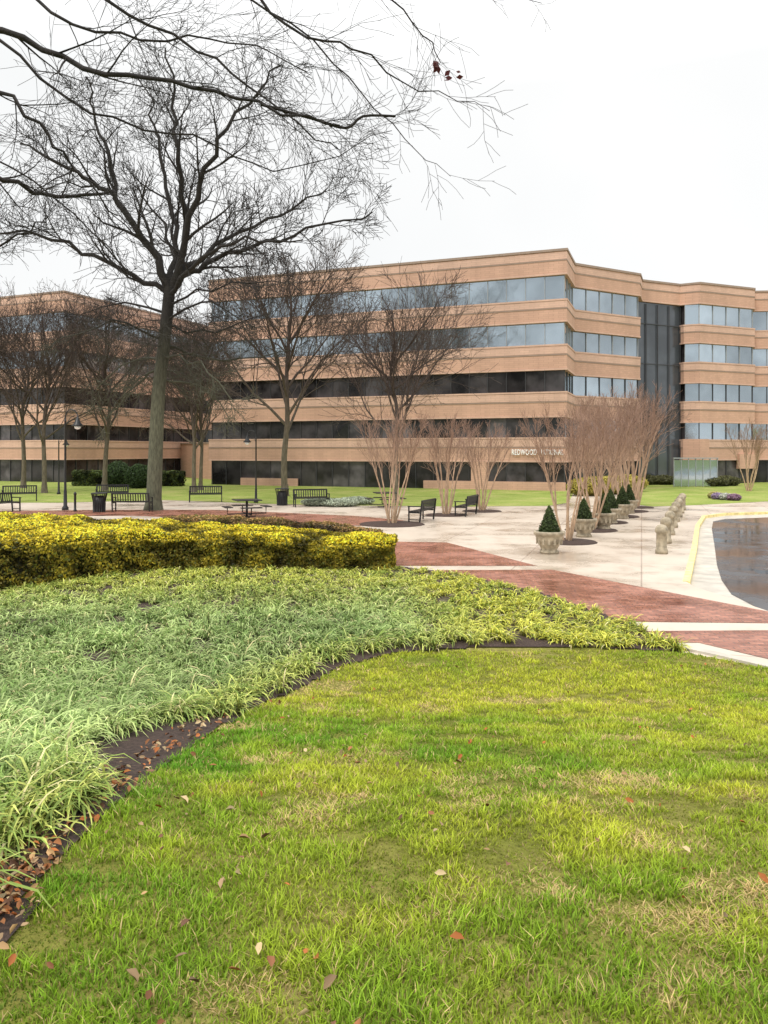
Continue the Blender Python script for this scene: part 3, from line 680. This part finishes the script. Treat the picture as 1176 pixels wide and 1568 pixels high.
cm=[crape(s) for s in (1,2,3)]
mb_pit=MB()
for i,(px,py,sc) in enumerate([(600,803,1.05),(683,789,1.0),(738,783,.9),(868,830,1.0),(905,812,1.0),(925,800,1.08),(945,791,1.16),(962,783,1.25),(972,777,1.3),(1147,752,1.15)]):
    x,y=G(px,py); obj('crape_myrtle_tree',cm[i%3],(x,y,0),i*1.3,sc*(.95+.06*((i*7)%3)))
    if i<9: 
        r_=.95 if i!=0 else 1.3
        mb_pit.lathe([(r_,.0),(r_*.95,.03),(.3,.06)],0,24,(x,y,.005))
obj('tree_pit_mulch',mb_pit.mesh('pits',[M_mulch]))
# ------------------------------------------------ shrubs
def shrub(name,c,rad,n,col,size,cone=False,z0=0):
    a=nr.random(n)*2*np.pi
    if cone:
        t=1-nr.random(n)**.7
        r=rad[0]*(1-t)**.75*(.75+.3*nr.random(n)+.35*(fbm(a*1.5,t*5,int(nr.integers(99)))-.5))*np.clip(.6+t*4,0,1); z=t*rad[2]
        P=np.stack([r*np.cos(a),r*np.sin(a),z],-1); Nn=np.stack([np.cos(a),np.sin(a),.4+0*a],-1)
    else:
        cz=nr.random(n)*2-1; s=np.sqrt(1-cz*cz); Nn=np.stack([s*np.cos(a),s*np.sin(a),cz],-1)
        rr=(.82+.2*nr.random(n)+.25*(fbm(a*2,cz*3,7)-.5))
        P=Nn*rr[:,None]*np.array(rad)+[0,0,rad[2]*.85]; P[:,2]=np.maximum(P[:,2],.02)
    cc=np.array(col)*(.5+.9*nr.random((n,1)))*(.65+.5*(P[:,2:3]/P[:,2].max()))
    V,q,C=leafcards(P,Nn,np.full(n,size),cc)
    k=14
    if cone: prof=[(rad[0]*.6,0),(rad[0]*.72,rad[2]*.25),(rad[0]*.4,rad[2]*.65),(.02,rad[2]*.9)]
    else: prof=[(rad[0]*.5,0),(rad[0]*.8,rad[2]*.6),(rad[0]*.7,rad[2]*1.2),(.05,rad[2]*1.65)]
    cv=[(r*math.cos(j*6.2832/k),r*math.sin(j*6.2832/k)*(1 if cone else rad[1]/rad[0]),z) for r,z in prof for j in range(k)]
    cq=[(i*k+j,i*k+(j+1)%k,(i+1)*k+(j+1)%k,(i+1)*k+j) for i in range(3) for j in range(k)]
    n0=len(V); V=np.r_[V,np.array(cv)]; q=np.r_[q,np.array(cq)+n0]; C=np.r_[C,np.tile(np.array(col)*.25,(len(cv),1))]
    return obj(name,npmesh(name,V,q,M_leaf,C),(c[0],c[1],z0))
for px,D_,r in [(180,62,1.15),(213,60,1.05)]: shrub('round_shrub',((px-CX)/F*D_,D_),(r,r,r*.95),3500,(.08,.13,.05),.16)
hedge('clipped_shrub_hedge',[(-25.5,63.5),(-22,63.3),(-19,63.0),(-16.4,62.8)],[(-25.5,65),(-22,64.8),(-19,64.5),(-16.4,64.3)],[1.3,1.15,1.25],16000,(.15,.20,.07),(.08,.11,.04),.15)
for px,D_,r in [(905,50,1.6),(935,52,1.7),(960,55,1.4)]: shrub('golden_shrub',((px-CX)/F*D_,D_),(r,1,.65),3500,(.5,.42,.10),.15)
for px,D_ in [(490,41),(520,40.5),(545,42)]: shrub('variegated_shrub',((px-CX)/F*D_,D_),(1.0,.9,.22),2500,(.5,.55,.42),.10)
for px,D_,c in [(1100,46,(.4,.3,.45)),(1112,45.5,(.6,.6,.55)),(1124,45,(.35,.2,.3)),(1094,47,(.55,.5,.2))]: shrub('ornamental_cabbage_bed',((px-CX)/F*D_,D_),(.4,.4,.22),700,c,.1)
for px,D_ in [(990,66),(1015,66),(1080,64),(1110,64),(1090,63)]: shrub('low_shrub',((px-CX)/F*D_,D_),(1.3,.9,.45),2200,(.14,.14,.06),.15)
prof=[(.20,0),(.26,.0),(.27,.06),(.22,.10),(.25,.16),(.34,.34),(.38,.46),(.385,.50),(.43,.53),(.44,.58),(.43,.62),(.37,.62),(.36,.55),(.05,.54)]
mb=MB(); mb.lathe(prof,0,28)
for k in range(14):
    a=k*6.283/14; mb.box((.352*math.cos(a),.352*math.sin(a),.34),(.03,.07,.16),0,a)
pm=mb.mesh('planter',[M_stone])
for i,(px,py) in enumerate([(841,847),(894,822),(924,811),(935,802),(953,794),(963,786)]):
    x,y=G(px,py); e=link(bpy.data.objects.new('planter_urn',None)); e.location=(x,y,.006); e.rotation_euler=(0,0,i)
    obj('urn',pm,parent=e); s=shrub('conical_boxwood',(0,0),(.32,.32,.80*(1+.06*math.sin(i*5))),2200,(.075,.11,.035),.06,True,.54); s.parent=e
prof=[(.17,0),(.17,.12),(.145,.15),(.14,.58),(.17,.60),(.175,.68),(.16,.74),(.11,.80),(.03,.83)]
mb=MB(); mb.lathe(prof,0,16); bm=mb.mesh('bollard',[M_stone])
for px,py in [(1013,848),(1020,832),(1026,819),(1031,808),(1035,799),(1039,792),(1042,786),(1045,781)]:
    x,y=G(px,py); obj('stone_bollard',bm,(x,y,0))
mb=MB(); Wd=1.8
for k in range(4): mb.box((0,-.20+k*.12,.44),(Wd,.09,.03))
for k in range(15): mb.box((-.84+k*.12,.27+.03,.66),(.045,.02,.36),0,0,-.18)
mb.box((0,.33,.86),(Wd,.04,.07)); mb.box((0,.26,.48),(Wd,.03,.05))
for s in (-1,1):
    x=s*.88
    mb.box((x,-.22,.32),(.05,.05,.64)); mb.box((x,.29,.43),(.05,.06,.88),0,0,-.12); mb.box((x,.02,.65),(.06,.58,.04)); mb.box((x,.02,.40),(.04,.5,.05)); mb.box((x,.02,.12),(.03,.5,.03))
bn=mb.mesh('bench',[M_black])
for px,py,rz in [(645,798,-1.95),(713,789,-1.95),(203,783,math.pi),(477,776,.3),(315,769,.2),(30,768,.4),(2,785,1.2),(172,766,.3)]:
    x,y=G(px,py); obj('park_bench',bn,(x,y,.012),rz,1.0)
mb=MB(); mb.box((0,0,.74),(1.1,1.1,.04)); mb.lathe([(.05,0),(.05,.72)],0,10); mb.box((0,0,.02),(.8,.08,.04)); mb.box((0,0,.025),(.08,.8,.04))
for a in range(4):
    c_,s_=math.cos(a*math.pi/2),math.sin(a*math.pi/2); mb.box((c_*.85,s_*.85,.45),(.32,.9,.035) ,0,a*math.pi/2); mb.tube([(0,0,.15),(c_*.85,s_*.85,.15),(c_*.85,s_*.85,.44)],.025)
tm=mb.mesh('table',[M_black])
for px,py,r in [(378,792,.4),(590,777,.2)]:
    x,y=G(px,py); obj('picnic_table',tm,(x,y,.012),r)
mb=MB(); mb.lathe([(.25,.02),(.25,.75),(.05,.76)],0,16)
for k in range(22):
    a=k*6.283/22; mb.tube([(.27*math.cos(a),.27*math.sin(a),0),(.28*math.cos(a),.28*math.sin(a),.5),(.36*math.cos(a),.36*math.sin(a),.88)],.014,0,5)
mb.lathe([(.35,.86),(.38,.88),(.35,.9),(.33,.88)],0,20)
bi=mb.mesh('bin',[M_black])
for px,py in [(152,784),(432,774)]:
    x,y=G(px,py); obj('litter_bin',bi,(x,y,.012))
mb=MB(); mb.lathe([(.16,0),(.16,.1),(.09,.2),(.075,.9),(.06,1.0),(.045,4.3),(.06,4.32),(.04,4.4)],0,12)
mb.tube([(0,0,4.35)]+[(.3-.3*math.cos(a),0,4.55+.35*math.sin(a)) for a in [0,.5,1,1.57,2.1,2.6,3.14]],.028)
mb.tube([(0,0,4.1),(.25,0,4.5),(.5,0,4.62)],.015,0,6)
mb.lathe([(.04,4.55),(.07,4.45),(.10,4.40),(.14,4.26),(.27,4.12),(.27,4.08)],0,16,(.6,0,0)); mb.lathe([(.16,4.08),(.14,3.98),(.05,3.93)],1,14,(.6,0,0))
lm=mb.mesh('lamp',[M_black,M_white])
for px,py,s,r in [(100,781,1.0,0),(392,770,.82,3.1),(90,757,.8,0)]:
    x,y=G(px,py); obj('street_lamp',lm,(x,y,.012),r,s)
mb=MB(); mb.lathe([(.08,0),(.08,.05),(.055,.08),(.055,.78),(.075,.8),(.06,.88),(.02,.92)],0,12); pb=mb.mesh('post',[M_black])
x,y=G(115,783); obj('metal_bollard',pb,(x,y,.012))
print('done')
